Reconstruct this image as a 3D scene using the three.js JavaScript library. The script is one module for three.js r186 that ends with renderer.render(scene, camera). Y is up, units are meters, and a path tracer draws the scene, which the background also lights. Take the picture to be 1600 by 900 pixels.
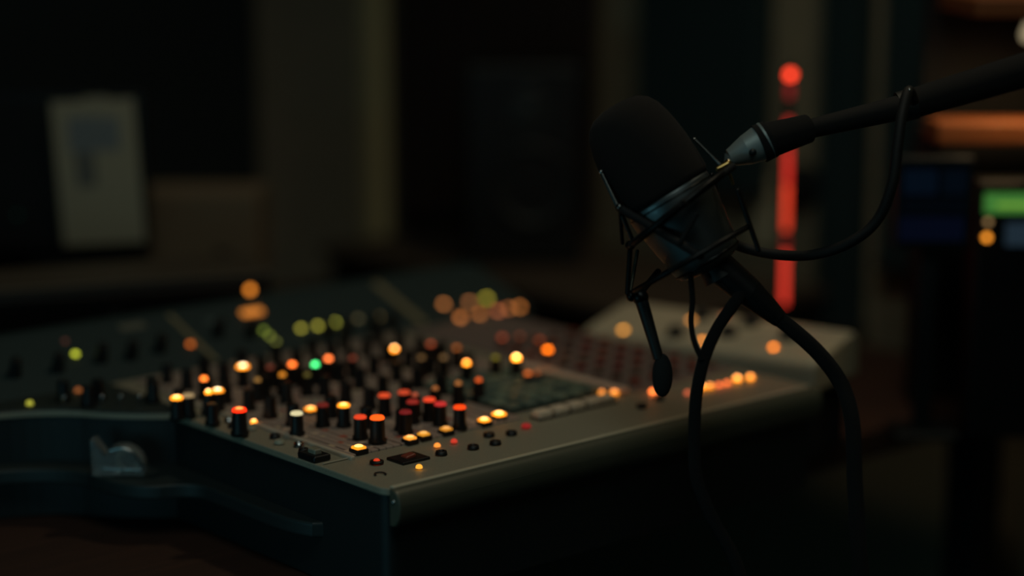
import * as THREE from 'three';
import { RoundedBoxGeometry } from 'three/addons/geometries/RoundedBoxGeometry.js';
import { mergeGeometries as mergeAll } from 'three/addons/utils/BufferGeometryUtils.js';
import { RectAreaLightUniformsLib } from 'three/addons/lights/RectAreaLightUniformsLib.js';
RectAreaLightUniformsLib.init();

// ---------- camera, light, exposure ----------
// origin: near front corner of the mixer's top panel; x runs along its front edge, -z along its left edge; metres
const scene = new THREE.Scene();
scene.background = new THREE.Color(0x000000);
const V = (x, y, z) => new THREE.Vector3(x, y, z);
const CAM = V(-0.9432, 0.47, 1.2283), FWD = V(0.64775, -0.19181, -0.73731).normalize();
const camera = new THREE.PerspectiveCamera(16.68, 16 / 9, 0.05, 30);
camera.position.copy(CAM);
camera.lookAt(CAM.clone().add(FWD));
camera.focus = 1.68; camera.userData.fStop = 1.12;
camera.updateMatrixWorld();
scene.add(camera);
const renderer = new THREE.WebGLRenderer({ antialias: true });
renderer.toneMapping = THREE.LinearToneMapping;
renderer.toneMappingExposure = 1;
renderer.shadowMap.enabled = true;

const FLOOR = -0.86, CEIL = 1.72, DESK = -0.105;
// dim warm downlight over the mixer (its fitting is built with the ceiling)
const spot = new THREE.SpotLight(new THREE.Color(1, 0.83, 0.56), 0.85, 0, 0.9, 1, 2);
spot.position.set(0.72, CEIL - 0.05, 0.0); spot.target.position.set(0.42, 0, -0.03);
spot.shadow.radius = 3; scene.add(spot, spot.target);
// added weak bluish fill over the whole room, from an unseen panel
const fillLight = new THREE.RectAreaLight(new THREE.Color(0.86, 1, 0.9), 2.2, 0.6, 1.2);
fillLight.position.set(-0.6, CEIL - 0.03, 0.9); fillLight.lookAt(-0.6, 0, 0.9); scene.add(fillLight);
// monitor left of the desk, outside the picture
const backScreen = new THREE.RectAreaLight(new THREE.Color(0.3, 0.85, 1), 1.05, 0.40, 0.24);
backScreen.position.set(-0.722, -0.02, 0.05); backScreen.lookAt(0.3, -0.02, 0.05); scene.add(backScreen);
// small warm bulb high at the right, by the shelves
const bulbLight = new THREE.SpotLight(new THREE.Color(1, 0.66, 0.32), 0.05, 0, 1.2, 0.5, 2);
bulbLight.shadow.radius = 1; scene.add(bulbLight, bulbLight.target);

// ---------- helpers ----------
const camR = V(1, 0, 0).applyQuaternion(camera.quaternion), camU = V(0, 1, 0).applyQuaternion(camera.quaternion);
const FPX = 3070;
const at = (px, py, d) => CAM.clone().addScaledVector(FWD, d).addScaledVector(camR, (px - 800) / FPX * d).addScaledVector(camU, -(py - 450) / FPX * d);
const FACE = Math.atan2(-camR.z, camR.x);      // turn that sets a thing's width across the view
let seed = 7; const rnd = () => (seed = (seed * 16807) % 2147483647) / 2147483647;
const mats = {};
function M(hex, rough = 0.6, metal = 0, extra = {}) {
  const k = hex + '|' + rough + '|' + metal + JSON.stringify(extra);
  return mats[k] ||= new THREE.MeshStandardMaterial({ color: hex, roughness: rough, metalness: metal, ...extra });
}
const glowMats = {};
function glow(rgb, base = 0x120a06) {
  const m = Math.max(...rgb), k = rgb.map(v => v.toFixed(3)).join();
  return glowMats[k] ||= new THREE.MeshStandardMaterial({ color: base, roughness: 0.4, emissive: new THREE.Color().setRGB(rgb[0] / m, rgb[1] / m, rgb[2] / m), emissiveIntensity: m });
}
const mergeGeometries = (gs) => mergeAll(gs.map(g => g.index ? g.toNonIndexed() : g));
const used = {};
function numbered(n) { const k = used[n] = (used[n] ?? -1) + 1; return k ? `${n}_${String(k).padStart(3, '0')}` : n; }
function tag(o, label, category, group) { o.userData.label = label; o.userData.category = category; if (group) o.userData.group = group; return o; }
function thing(name, label, category, p = V(0, 0, 0), turn = 0, group) {
  const o = new THREE.Group(); o.name = numbered(name); o.position.copy(p); o.rotation.y = turn; scene.add(o);
  return tag(o, label, category, group);
}
function obj(name, g, m, parent, p, r) {
  const o = new THREE.Mesh(g, m); o.name = parent ? name : numbered(name);
  if (p) o.position.set(...(p.isVector3 ? p.toArray() : p));
  if (r) o.rotation.set(...r);
  (parent || scene).add(o); return o;
}
function struct(name, g, m, p, r) { const o = obj(name, g, m, null, p, r); o.userData.kind = 'structure'; return o; }
const box = (w, h, d) => new THREE.BoxGeometry(w, h, d);
const rbox = (w, h, d, r = 0.003, s = 3) => new RoundedBoxGeometry(w, h, d, s, Math.min(r, w / 2.01, h / 2.01, d / 2.01));
const cyl = (r0, r1, h, n = 24) => new THREE.CylinderGeometry(r0, r1, h, n);
const lathe = (pts, n = 32) => new THREE.LatheGeometry(pts.map(p => new THREE.Vector2(p[0], p[1])), n);
const tube = (pts, r, n = 64, k = 10) => new THREE.TubeGeometry(new THREE.CatmullRomCurve3(pts), n, r, k);
function rod(a, b, r0, r1 = r0, n = 12) {
  const g = cyl(r1, r0, a.distanceTo(b), n), q = new THREE.Quaternion().setFromUnitVectors(V(0, 1, 0), b.clone().sub(a).normalize());
  g.applyQuaternion(q); const c = a.clone().add(b).multiplyScalar(0.5); g.translate(c.x, c.y, c.z); return g;
}
function ball(p, r) { const g = new THREE.SphereGeometry(r, 14, 10); g.translate(p.x, p.y, p.z); return g; }
function capsule(a, b, r0, r1 = r0) { return mergeGeometries([rod(a, b, r0, r1), ball(a, r0), ball(b, r1)]); }
function canvasTex(w, h, draw) {
  const c = document.createElement('canvas'); c.width = w; c.height = h; draw(c.getContext('2d'), w, h);
  const t = new THREE.CanvasTexture(c); t.colorSpace = THREE.SRGBColorSpace; t.anisotropy = 8; return t;
}
function grainTex(size, base, spread, streak = 0) {
  const a = new Uint8Array(size * size * 4);
  for (let y = 0; y < size; y++) {
    const row = (rnd() - 0.5) * streak;
    for (let x = 0; x < size; x++) { const n = (rnd() - 0.5) * spread + row, i = (y * size + x) * 4; for (let k = 0; k < 3; k++) a[i + k] = Math.max(0, Math.min(255, base[k] * (1 + n))); a[i + 3] = 255; }
  }
  const t = new THREE.DataTexture(a, size, size); t.colorSpace = THREE.SRGBColorSpace; t.magFilter = THREE.LinearFilter; t.wrapS = t.wrapT = THREE.RepeatWrapping; t.needsUpdate = true; return t;
}
const onFace = (px, py, p) => { const n = V(FWD.x, 0, FWD.z), d = at(px, py, 1).sub(CAM); return CAM.clone().addScaledVector(d, p.clone().sub(CAM).dot(n) / d.dot(n)); };   // on the upright plane through p that faces the viewer
function facing(name, label, category, p, group) { return thing(name, label, category, p, FACE, group); }

// ---------- materials ----------
const plaster = new THREE.MeshStandardMaterial({ map: grainTex(128, [128, 122, 106], 0.08), roughness: 0.92 });
const paintDark = M(0x1c2a2b, 0.85);
const blackPlastic = M(0x0c1617, 0.55), blackMatte = M(0x0a1213, 0.9), knobBlack = M(0x070b0c, 0.5);
const wood = (() => { const t = grainTex(256, [150, 84, 42], 0.16, 0.3); t.repeat.set(2, 6); return new THREE.MeshStandardMaterial({ map: t, roughness: 0.6 }); })();
const deskWood = (() => { const t = grainTex(256, [58, 36, 26], 0.16, 0.3); t.repeat.set(2, 8); return new THREE.MeshStandardMaterial({ map: t, roughness: 0.6 }); })();
const panelOlive = new THREE.MeshStandardMaterial({ map: grainTex(256, [152, 146, 126], 0.12), roughness: 0.55, metalness: 0.1 });
panelOlive.map.repeat.set(8, 8);
const bridgePaint = M(0x27393a, 0.6);
const chrome = M(0xb8bcbc, 0.22, 1), darkMetal = M(0x2a2c2c, 0.35, 0.9);

// ---------- the room ----------
const XR = 1.15, ZB = -1.3, XL = -2.2, ZF = 2.4, T = 0.12;
struct('floor', box(XR - XL + 2 * T, T, ZF - ZB + 2 * T), M(0x1a2627, 0.85), [(XR + XL) / 2, FLOOR - T / 2, (ZF + ZB) / 2]);
struct('ceiling', box(XR - XL + 2 * T, T, ZF - ZB + 2 * T), paintDark, [(XR + XL) / 2, CEIL + T / 2, (ZF + ZB) / 2]);
struct('wall_back', box(XR - XL + 2 * T, CEIL - FLOOR, T), plaster, [(XR + XL) / 2, (CEIL + FLOOR) / 2, ZB - T / 2]);
struct('wall_right', box(T, CEIL - FLOOR, ZF - ZB), new THREE.MeshStandardMaterial({ map: grainTex(128, [160, 146, 118], 0.08), roughness: 0.92 }), [XR + T / 2, (CEIL + FLOOR) / 2, (ZF + ZB) / 2]);
struct('wall_left', box(T, CEIL - FLOOR, ZF - ZB), paintDark, [XL - T / 2, (CEIL + FLOOR) / 2, (ZF + ZB) / 2]);
struct('wall_front', box(XR - XL + 2 * T, CEIL - FLOOR, T), paintDark, [(XR + XL) / 2, (CEIL + FLOOR) / 2, ZF + T / 2]);
const onBack = (px, py, z) => { const d = at(px, py, 1).sub(CAM); return CAM.clone().addScaledVector(d, (z - CAM.z) / d.z); };
const onRight = (px, py, x) => { const d = at(px, py, 1).sub(CAM); return CAM.clone().addScaledVector(d, (x - CAM.x) / d.x); };
const onY = (px, py, y) => { const d = at(px, py, 1).sub(CAM); return CAM.clone().addScaledVector(d, (y - CAM.y) / d.y); };
const trimX = onBack(587, 250, ZB).x;
struct('trim_1', rbox(0.03, CEIL - FLOOR - 0.002, 0.035, 0.004), M(0xe0cc98, 0.6), [trimX - 0.012, (CEIL + FLOOR) / 2, ZB + 0.0175]);
// added dark board: soft shadow left of the pale wall, put into colour
{
  const x1 = onBack(385, 250, ZB).x;
  const t = thing('wall_shade', 'added dark board standing in for soft shadow on the wall behind the left monitor', 'shade board', V((x1 - 0.9) / 2, -0.02, ZB + 0.02));
  obj('shade_board', rbox(x1 + 0.9, 1.4, 0.04, 0.008), M(0x1b2526, 0.95), t, [0, 0.55, 0]);
  obj('frame', mergeGeometries([rbox(x1 + 0.92, 0.02, 0.044, 0.004).translate(0, -0.16, 0), rbox(x1 + 0.92, 0.02, 0.044, 0.004).translate(0, 1.26, 0)]), M(0x10181a, 0.8), t);
}
// ceiling: downlight fitting and the added fill panel
{
  const t = thing('downlight', 'small dim warm ceiling downlight above the mixing console', 'light', V(0.72, CEIL, 0.0));
  obj('trim_ring', lathe([[0.045, -0.001], [0.06, -0.001], [0.06, -0.008], [0.045, -0.012], [0.045, -0.001]]), M(0x888480, 0.5), t);
  obj('lens', cyl(0.044, 0.044, 0.004).translate(0, -0.004, 0), glow([0.5, 0.4, 0.26]), t);
  const p = thing('ceiling_fill', 'large dim bluish fill panel added on the ceiling behind the camera position', 'light', V(-0.6, CEIL, 0.9));
  obj('frame', mergeGeometries([box(0.64, 0.02, 0.02).translate(0, -0.01, 0.61), box(0.64, 0.02, 0.02).translate(0, -0.01, -0.61), box(0.02, 0.02, 1.2).translate(0.31, -0.01, 0), box(0.02, 0.02, 1.2).translate(-0.31, -0.01, 0)]), M(0x66696a, 0.5), p);
  obj('diffuser', box(0.6, 0.008, 1.2).translate(0, -0.01, 0), glow([0.10, 0.128, 0.12]), p);
  const m = thing('computer_monitor', 'computer monitor with a teal screen on a floor stand left of the desk', 'monitor', V(-0.74, FLOOR, 0.05), -Math.PI / 2);
  obj('screen', box(0.41, 0.25, 0.008).translate(0, 0.84, -0.011), glow([0.07, 0.20, 0.235]), m);
  obj('shell', rbox(0.44, 0.28, 0.03, 0.008).translate(0, 0.84, 0.009), blackPlastic, m);
  obj('stand', mergeGeometries([cyl(0.02, 0.02, 0.72).translate(0, 0.36, 0.01), cyl(0.16, 0.18, 0.02).translate(0, 0.01, 0.01)]), blackPlastic, m);
}

// ---------- desk ----------
{
  const x0 = -0.5, x1 = 1.1, z0 = -1.22, z1 = -0.10;
  const t = thing('desk', 'long dark brown wooden desk under the mixing console', 'desk', V((x0 + x1) / 2, FLOOR, (z0 + z1) / 2));
  const top = DESK - FLOOR;
  obj('desktop', rbox(x1 - x0, 0.035, z1 - z0, 0.006), deskWood, t, [0, top - 0.0175, 0]);
  for (const [sx, sz] of [[-1, -1], [-1, 1], [1, -1], [1, 1]]) obj('leg', rbox(0.05, top - 0.035, 0.05, 0.004), M(0x0f1415, 0.6), t, [sx * ((x1 - x0) / 2 - 0.06), (top - 0.035) / 2, sz * ((z1 - z0) / 2 - 0.06)]);
  obj('rail', rbox(x1 - x0 - 0.2, 0.06, 0.02, 0.003), M(0x0f1415, 0.6), t, [0, top - 0.065, -(z1 - z0) / 2 + 0.06]);
}

// ---------- mixing console ----------
const con = thing('mixing_console', 'grey radio mixing console with rows of black knobs and lit amber buttons on the desk', 'mixing console', V(0, DESK + 0.0015, 0));
const Y = -DESK - 0.0015;                                   // top panel height in the console's own axes
const CW = 0.532;
function outline(inset = 0) {
  const s = new THREE.Shape(); const i = inset, r = 0.012;
  s.moveTo(i + r, i); s.lineTo(CW - i, i); s.lineTo(CW - i, 0.47); s.lineTo(-0.19 + i, 0.47); s.lineTo(-0.19 + i, 0.45);
  s.quadraticCurveTo(-0.1, 0.445 + i, -0.06, 0.395 + i); s.quadraticCurveTo(-0.035, 0.355 + i, i, 0.33); s.lineTo(i, i + r); s.quadraticCurveTo(i, i, i + r, i);
  return s;
}
{
  // chassis: dark body under the panel, with the sloped bridge box behind
  const low = new THREE.ExtrudeGeometry(outline(0.002), { depth: Y - 0.004, bevelEnabled: false, curveSegments: 10 }); low.rotateX(-Math.PI / 2);
  obj('body', low, M(0x0f1b1c, 0.6), con);
  const rail = new THREE.Shape(); rail.moveTo(0.002, 0.095); rail.lineTo(-0.004, 0.10); rail.quadraticCurveTo(-0.013, 0.12, -0.0135, 0.15); rail.lineTo(-0.014, 0.25); rail.quadraticCurveTo(-0.016, 0.272, -0.045, 0.282); rail.quadraticCurveTo(-0.074, 0.30, -0.074, 0.36); rail.quadraticCurveTo(-0.09, 0.42, -0.19, 0.44); rail.lineTo(-0.19, 0.46); rail.lineTo(0.002, 0.46);
  const rg = new THREE.ExtrudeGeometry(rail, { depth: 0.008, bevelEnabled: true, bevelSize: 0.002, bevelThickness: 0.003, bevelSegments: 3, curveSegments: 14 }); rg.rotateX(-Math.PI / 2);
  obj('side_rail', rg, M(0x1d2a2b, 0.55), con, [0, Y - 0.062, 0]);
  const g = new THREE.ExtrudeGeometry(outline(0), { depth: 0.004, bevelEnabled: true, bevelSize: 0.0012, bevelThickness: 0.0012, bevelSegments: 2, curveSegments: 10 });
  g.rotateX(-Math.PI / 2); obj('top_panel', g, panelOlive, con, [0, Y - 0.0052, 0]);
  // added plate: shade over the left wing, put into its dark colour
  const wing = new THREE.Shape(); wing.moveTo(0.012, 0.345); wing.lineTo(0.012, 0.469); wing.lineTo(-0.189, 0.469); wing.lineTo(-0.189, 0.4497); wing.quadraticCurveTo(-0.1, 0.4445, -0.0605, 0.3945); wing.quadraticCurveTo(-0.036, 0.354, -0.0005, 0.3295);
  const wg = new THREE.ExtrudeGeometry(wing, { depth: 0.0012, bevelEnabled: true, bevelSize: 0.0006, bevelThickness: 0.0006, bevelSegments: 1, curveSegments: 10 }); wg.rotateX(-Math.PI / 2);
  obj('wing_shade', wg, M(0x26302d, 0.6), con, [0, Y - 0.0005, 0]);
  // rounded front nose
  const nose = new THREE.Shape(); nose.moveTo(0, 0); nose.lineTo(0.002, 0); nose.quadraticCurveTo(0.011, -0.001, 0.012, -0.012); nose.quadraticCurveTo(0.012, -0.026, 0.004, -0.03); nose.lineTo(0, -0.03);
  const ng = new THREE.ExtrudeGeometry(nose, { depth: CW - 0.006, bevelEnabled: true, bevelSize: 0.001, bevelThickness: 0.003, bevelSegments: 3, curveSegments: 10 });
  ng.rotateY(-Math.PI / 2); // shape x -> +z, depth -> x
  const pos = ng.attributes.position; ng.computeBoundingBox();
  const b = ng.boundingBox; // place from x = 0.003 and z = 0
  ng.translate(0.002 - b.min.x, 0, -b.min.z);
  obj('front_highlight', rbox(CW - 0.01, 0.003, 0.005, 0.0014), M(0xc8bea4, 0.35), con, [CW / 2, Y + 0.0003, -0.0005]);  // pale added strip: the highlight along the front edge, put into colour
  obj('front_edge', ng, M(0x5a5c4e, 0.4, 0.2), con, [0, Y - 0.0005, 0]);
  obj('corner_screw', new THREE.SphereGeometry(0.0022, 12, 8), chrome, con, [0.0025, Y - 0.010, 0.0055]);
}
// raised strip area with printed lines, long trim bars
{
  const tex = canvasTex(1024, 1024, (c, w, h) => {
    c.fillStyle = '#a8968a'; c.fillRect(0, 0, w, h);
    const strips = 8;
    for (let i = 0; i < strips * 3; i++) { const x = (i + 0.5) / (strips * 3) * w; c.fillStyle = i % 3 == 0 ? '#3c3632' : '#6c5e56'; c.fillRect(x, 0, i % 3 == 0 ? 9 : 5, h); }
    for (let i = 0; i < strips * 2; i++) for (let j = 0; j < 26; j++) {
      const x = (i + 0.22) / (strips * 2) * w, y = (j + 0.2 + 0.5 * rnd()) / 26 * h, k = rnd();
      if (k < 0.35) { c.fillStyle = ['#b8614e', '#c9b494', '#b0523e', '#d0b8a0'][Math.floor(rnd() * 4)]; c.fillRect(x, y, 16 + 22 * rnd(), 12 + 14 * rnd()); }
      else if (k < 0.6) { c.strokeStyle = '#5a4e48'; c.lineWidth = 2; c.beginPath(); c.arc(x + 14, y + 10, 13, 0.8, 5.5); c.stroke(); }
    }
  });
  const plate = (x0, x1, z0, z1, m, name) => { const g = rbox(x1 - x0, 0.003, z1 - z0, 0.001, 2); return obj(name, g, m, con, [(x0 + x1) / 2, Y + 0.0005, (z0 + z1) / 2]); };
  const printed = new THREE.MeshStandardMaterial({ map: tex, roughness: 0.55 });
  const pm = plate(0.036, 0.232, -0.46, -0.096, printed, 'strip_plate');
  // planar print coordinates in the plate's own axes
  for (const o of [pm]) { const g = o.geometry, p = g.attributes.position, uv = g.attributes.uv; for (let i = 0; i < p.count; i++) uv.setXY(i, p.getX(i) / 0.196 + 0.5, p.getZ(i) / 0.364 + 0.5); }
  const p2 = plate(0.234, 0.361, -0.46, -0.258, printed, 'strip_plate');
  { const g = p2.geometry, p = g.attributes.position, uv = g.attributes.uv; for (let i = 0; i < p.count; i++) uv.setXY(i, p.getX(i) / 0.196 + 0.5, p.getZ(i) / 0.364 + 0.5); }
  obj('trim_bar', rbox(0.005, 0.0045, 0.30, 0.0015), M(0xc4b8a4, 0.45), con, [0.0315, Y + 0.001, -0.238]);
  obj('trim_bar', rbox(0.013, 0.0045, 0.165, 0.0015), M(0xe6cab6, 0.5), con, [0.370, Y + 0.003, -0.181]);
  obj('trim_bar', rbox(0.010, 0.004, 0.05, 0.0015), M(0xcbb5a2, 0.5), con, [0.183, Y + 0.002, -0.128]);
  obj('key_bed', rbox(0.124, 0.003, 0.14, 0.001), M(0x22302c, 0.7), con, [0.2985, Y + 0.0005, -0.184]);
  plate(0.385, 0.526, -0.46, -0.098, M(0x80706a, 0.6), 'strip_plate');
}
// knobs
const knobGeo = lathe([[0, 0], [0.0072, 0], [0.0072, 0.003], [0.0060, 0.0042], [0.0056, 0.0185], [0.0050, 0.0195], [0, 0.0195]], 20);
const capGeo = lathe([[0, 0], [0.0056, 0], [0.0056, 0.0012], [0.0049, 0.0022], [0, 0.0024]], 20);
const lineGeo = rbox(0.0012, 0.0165, 0.001, 0.0004, 1).translate(0, 0.0105, 0.006);
const taken = [];
function knob(x, z, capMat, s = 1, core) {
  taken.push([x, z, 0.012 * s]);
  const k = obj('knob', knobGeo, knobBlack, con, [x, Y + 0.002, z]); k.scale.setScalar(s);
  if (capMat) obj('knob_light', capGeo, capMat, k, [0, 0.0192, 0]);
  if (core) obj('light_heart', core[0], core[1], k, [0, 0.0214, 0]);
  obj('pointer', lineGeo, M(0x4a4a46, 0.5), k, null, [0, Math.PI + 1.2 * (rnd() - 0.5), 0]);
  return k;
}
const lit = [[-0.0005, -0.215, [2.2, 0.054, 0.008], 1.15], [0.038, -0.181, [0.75, 0.66, 0.36]], [0.073, -0.19, [0.12, 0.0108, 0.008]], [0.0865, -0.176, [2.6, 0.977, 0.08]], [0.073, -0.133, [0.85, 0.06, 0.016]], [0.076, -0.112, [1.5, 0.156, 0.012], 1.15],
  [0.137, -0.181, [0.75, 0.072, 0.02]], [0.158, -0.178, [0.6, 0.06, 0.02]], [0.114, -0.12, [0.16, 0.0096, 0.01]], [0.142, -0.145, [0.26, 0.018, 0.012]], [0.1585, -0.141, [0.95, 0.066, 0.02]], [0.156, -0.122, [0.55, 0.027, 0.024]], [0.1615, -0.101, [1.35, 0.078, 0.006]],
  [0.0, -0.301, [0.35, 0.24, 0.11]], [0.031, -0.299, [2.6, 1.75, 0.8]], [-0.013, -0.30, [3.2, 1.27, 0.175]], [0.103, -0.365, [4.2, 2.7, 1.3]]];


const ledGeo = (s) => lathe([[0, 0], [s / 2, 0], [s / 2, 0.001], [s * 0.42, 0.0022], [s * 0.25, 0.003], [0, 0.0033]], 18);
const ledGeos = {}, btnGeos = {};
const lamps = [['led', 0.032, -0.241, 6, [3.92, 1.45, 0.23]], ['button', 0.093, -0.237, 9, [2.33, 0.76, 0.06]], ['knob_lamp', 0.020, -0.298, 6, [4.58, 2.01, 0.54]], ['knob_lamp', 0.046, -0.346, 6, [4.26, 0.84, 0.10]], ['knob_lamp', 0.082, -0.308, 6, [0.37, 0.18, 0.04]], ['knob_lamp', 0.112, -0.310, 6, [1.11, 0.37, 0.03]], ['knob_lamp', 0.144, -0.339, 6, [5.13, 0.88, 0.12]], ['knob_lamp', 0.161, -0.324, 6, [0.35, 4.23, 1.06]], ['knob_lamp', 0.186, -0.336, 6, [5.12, 0.96, 0.20]], ['knob_lamp', 0.130, -0.294, 6, [0.13, 0.10, 0.02]], ['knob_lamp', 0.121, -0.344, 6, [0.20, 0.04, 0.02]], ['knob_lamp', 0.206, -0.322, 6, [0.29, 0.06, 0.03]], ['knob_lamp', 0.305, -0.320, 6, [0.72, 0.12, 0.04]], ['knob_lamp', 0.259, -0.278, 6, [0.23, 0.12, 0.04]], ['knob_lamp', 0.276, -0.264, 6, [0.26, 0.14, 0.05]], ['knob_lamp', 0.314, -0.289, 6, [0.68, 0.17, 0.03]],
  ['knob_lamp', 0.241, -0.168, 6, [1.02, 0.14, 0.02]], ['knob_lamp', 0.315, -0.229, 6, [0.26, 0.21, 0.02]], ['knob_lamp', 0.329, -0.213, 7, [11.25, 5.50, 0.95]], ['cap_lamp', 0.322, -0.188, 6, [1.13, 0.23, 0.04]], ['cap_lamp', 0.333, -0.186, 6, [0.35, 0.10, 0.03]], ['cap_lamp', 0.411, -0.329, 6, [0.66, 0.11, 0.04]], ['cap_lamp', 0.429, -0.321, 6, [0.28, 0.07, 0.03]], ['cap_lamp', 0.432, -0.292, 6, [0.47, 0.09, 0.03]], ['cap_lamp', 0.408, -0.253, 7, [6.35, 1.09, 0.03]], ['knob_lamp', 0.218, -0.171, 6, [0.49, 0.17, 0.04]], ['knob_lamp', 0.189, -0.170, 6, [0.38, 0.12, 0.03]], ['knob_lamp', 0.159, -0.163, 6, [0.40, 0.07, 0.03]], ['button', 0.047, -0.101, 10, [1.61, 0.67, 0.08]], ['led', 0.039, -0.065, 6, [0.63, 0.04, 0.01]], ['led', 0.055, -0.027, 6, [1.29, 0.51, 0.05]], ['led', 0.109, -0.069, 6, [1.29, 0.37, 0.05]], ['led', 0.129, -0.070, 6, [0.60, 0.04, 0.02]],
  ['button', 0.100, -0.096, 9, [1.29, 0.42, 0.04]], ['button', 0.117, -0.098, 9, [0.74, 0.29, 0.02]], ['button', 0.143, -0.098, 9, [0.67, 0.25, 0.02]], ['button', 0.189, -0.099, 9, [2.44, 1.01, 0.14]], ['button', 0.213, -0.106, 10, [3.34, 1.31, 0.16]], ['led', 0.212, -0.067, 9, [0.24, 0.01, 0.01]], ['led', -0.089, -0.441, 6, [0.6, 0.58, 0.06]], ['led', -0.029, -0.456, 6, [0.4, 0.12, 0.03]], ['led', 0.349, -0.110, 6, [1.66, 0.47, 0.06]], ['led', 0.358, -0.102, 8, [1.79, 0.50, 0.04]], ['led', 0.390, -0.081, 6, [4.63, 0.87, 0.15]], ['led', 0.412, -0.055, 6, [0.88, 0.17, 0.07]], ['led', 0.439, -0.062, 7, [3.92, 1.37, 0.18]], ['led', 0.447, -0.058, 7, [2.38, 0.67, 0.06]], ['led', 0.458, -0.056, 6, [2.24, 0.38, 0.09]], ['led', 0.470, -0.056, 6, [2.44, 0.43, 0.09]], ['led', 0.491, -0.062, 7, [4.49, 1.47, 0.21]], ['led', 0.505, -0.057, 7, [3.48, 0.97, 0.06]], ['knob_lamp', 0.262, -0.326, 6, [7.51, 3.45, 1.08]], ['knob_lamp', 0.277, -0.229, 6, [6.88, 1.95, 0.07]]];
function smallLight(x, y, z, c) {                       // the light a bright lamp throws on the panel around it
  const m = Math.max(...c), l = new THREE.PointLight(new THREE.Color().setRGB(c[0] / m, c[1] / m, c[2] / m), m * 1.6e-5, 0.4, 2);
  l.shadow.radius = 0.15; l.position.set(x, y, z); scene.add(l);
}
let nLights = 0;
// a bright amber lamp has a paler heart inside its orange lens
const amber = (c) => c[0] > 1.3 && c[0] > c[1] && c[1] > c[0] * 0.2;
const rim = (c) => amber(c) ? [c[0] * 0.95, c[0] * 0.27, c[0] * 0.012] : c, heart = (c) => [c[0] * 1.7, c[1] * 2, c[2] * 2 + c[0] * 0.12];
const heartGeo = new THREE.SphereGeometry(1, 14, 7, 0, Math.PI * 2, 0, Math.PI / 2).scale(1, 0.35, 1), hearts = {};
const heartOf = (r) => hearts[r] ||= heartGeo.clone().scale(r, r, r);
function lamp(parent, y, s, c) {
  const l = obj('led', ledGeos[s] ||= ledGeo(s / 1000), glow(rim(c)), parent, [0, y, 0]);
  if (amber(c)) obj('led_heart', heartOf(s * 0.00032), glow(heart(c)), parent, [0, y + 0.0029, 0]);
}
for (const [x, z, c, s] of lit) knob(x, z, glow(rim(c)), s || 1, amber(c) || c[0] > 1.6 ? [heartOf(0.0032), glow(amber(c) ? heart(c) : [c[0] * 1.2, c[0] * 0.3, c[0] * 0.06])] : null);
const smallCap = lathe([[0, 0], [0.0058, 0], [0.0054, 0.008], [0.0046, 0.0095], [0, 0.0098]], 16);
for (const [kind, x, z, s, c] of lamps) {
  taken.push([x, z, 0.009]);
  if (kind == 'led') {
    const l = obj('led', ledGeos[s] ||= ledGeo(s / 1000), glow(rim(c)), con, [x, Y + 0.0018, z]);
    if (amber(c)) obj('led_heart', heartOf(s * 0.00032), glow(heart(c)), l, [0, 0.0029, 0]);
  } else if (kind == 'knob_lamp') lamp(knob(x, z, null), 0.0193, s, c);
  else if (kind == 'cap_lamp') lamp(obj('cap', smallCap, M(0x5a3028, 0.5), con, [x, Y + 0.0018, z]), 0.0096, s, c);
  else {
    const b = obj('button', rbox(s / 1000 + 0.003, 0.005, s / 1000 + 0.003, 0.0012, 2), knobBlack, con, [x, Y + 0.0025, z]);
    obj('button_light', btnGeos[s] ||= rbox(s / 1000, 0.003, s / 1000, 0.0012, 2), glow(rim(c)), b, [0, 0.003, 0]);
    obj('light_heart', heartOf(s * 0.0004), glow(heart(c)), b, [0, 0.0044, 0]);
  }
  if (Math.max(...c) > 4.4 && nLights < 9) { nLights++; smallLight(x, kind == 'knob_lamp' ? 0.032 : 0.018, z, c); }
}
// the unlit black knobs between them
const free = (x, z, r) => taken.every(([a, b, q]) => Math.hypot(a - x, b - z) > Math.max(r, q * 0.9) + 0.002);
for (let i = 0; i < 7; i++) for (let j = 0; j < 7; j++) {
  const x = 0.055 + i * 0.044 + (rnd() - 0.5) * 0.003, z = -0.212 - j * 0.036;
  if (x > 0.236 && z > -0.262) continue;
  if (free(x, z, 0.012)) knob(x, z, null, 0.95 + 0.1 * rnd());
}
for (const [x, z] of [[0.008, -0.33], [0.012, -0.385], [-0.03, -0.415], [-0.058, -0.432], [0.001, -0.262], [0.004, -0.37], [0.309, -0.264], [0.119, -0.132], [0.1, -0.16], [-0.05, -0.398]]) if (free(x, z, 0.011)) knob(x, z, null, 1);
// right section: dim reddish caps in rows
for (let i = 0; i < 5; i++) for (let j = 0; j < 9; j++) {
  const x = 0.402 + i * 0.0275, z = -0.118 - j * 0.026;
  if (free(x, z, 0.008)) { const b = obj('cap', smallCap, [M(0x8a4434, 0.5), M(0x9c5236, 0.5), M(0x64443a, 0.5), M(0x7a6252, 0.5), M(0x8c3a34, 0.5)][Math.floor(rnd() * 5)], con, [x, Y + 0.0018, z]); b.scale.y = 0.55; obj('collar', lathe([[0.0062, 0], [0.0074, 0], [0.0074, 0.002], [0.0062, 0.002]], 16), knobBlack, b); taken.push([x, z, 0.006]); }
}
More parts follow.
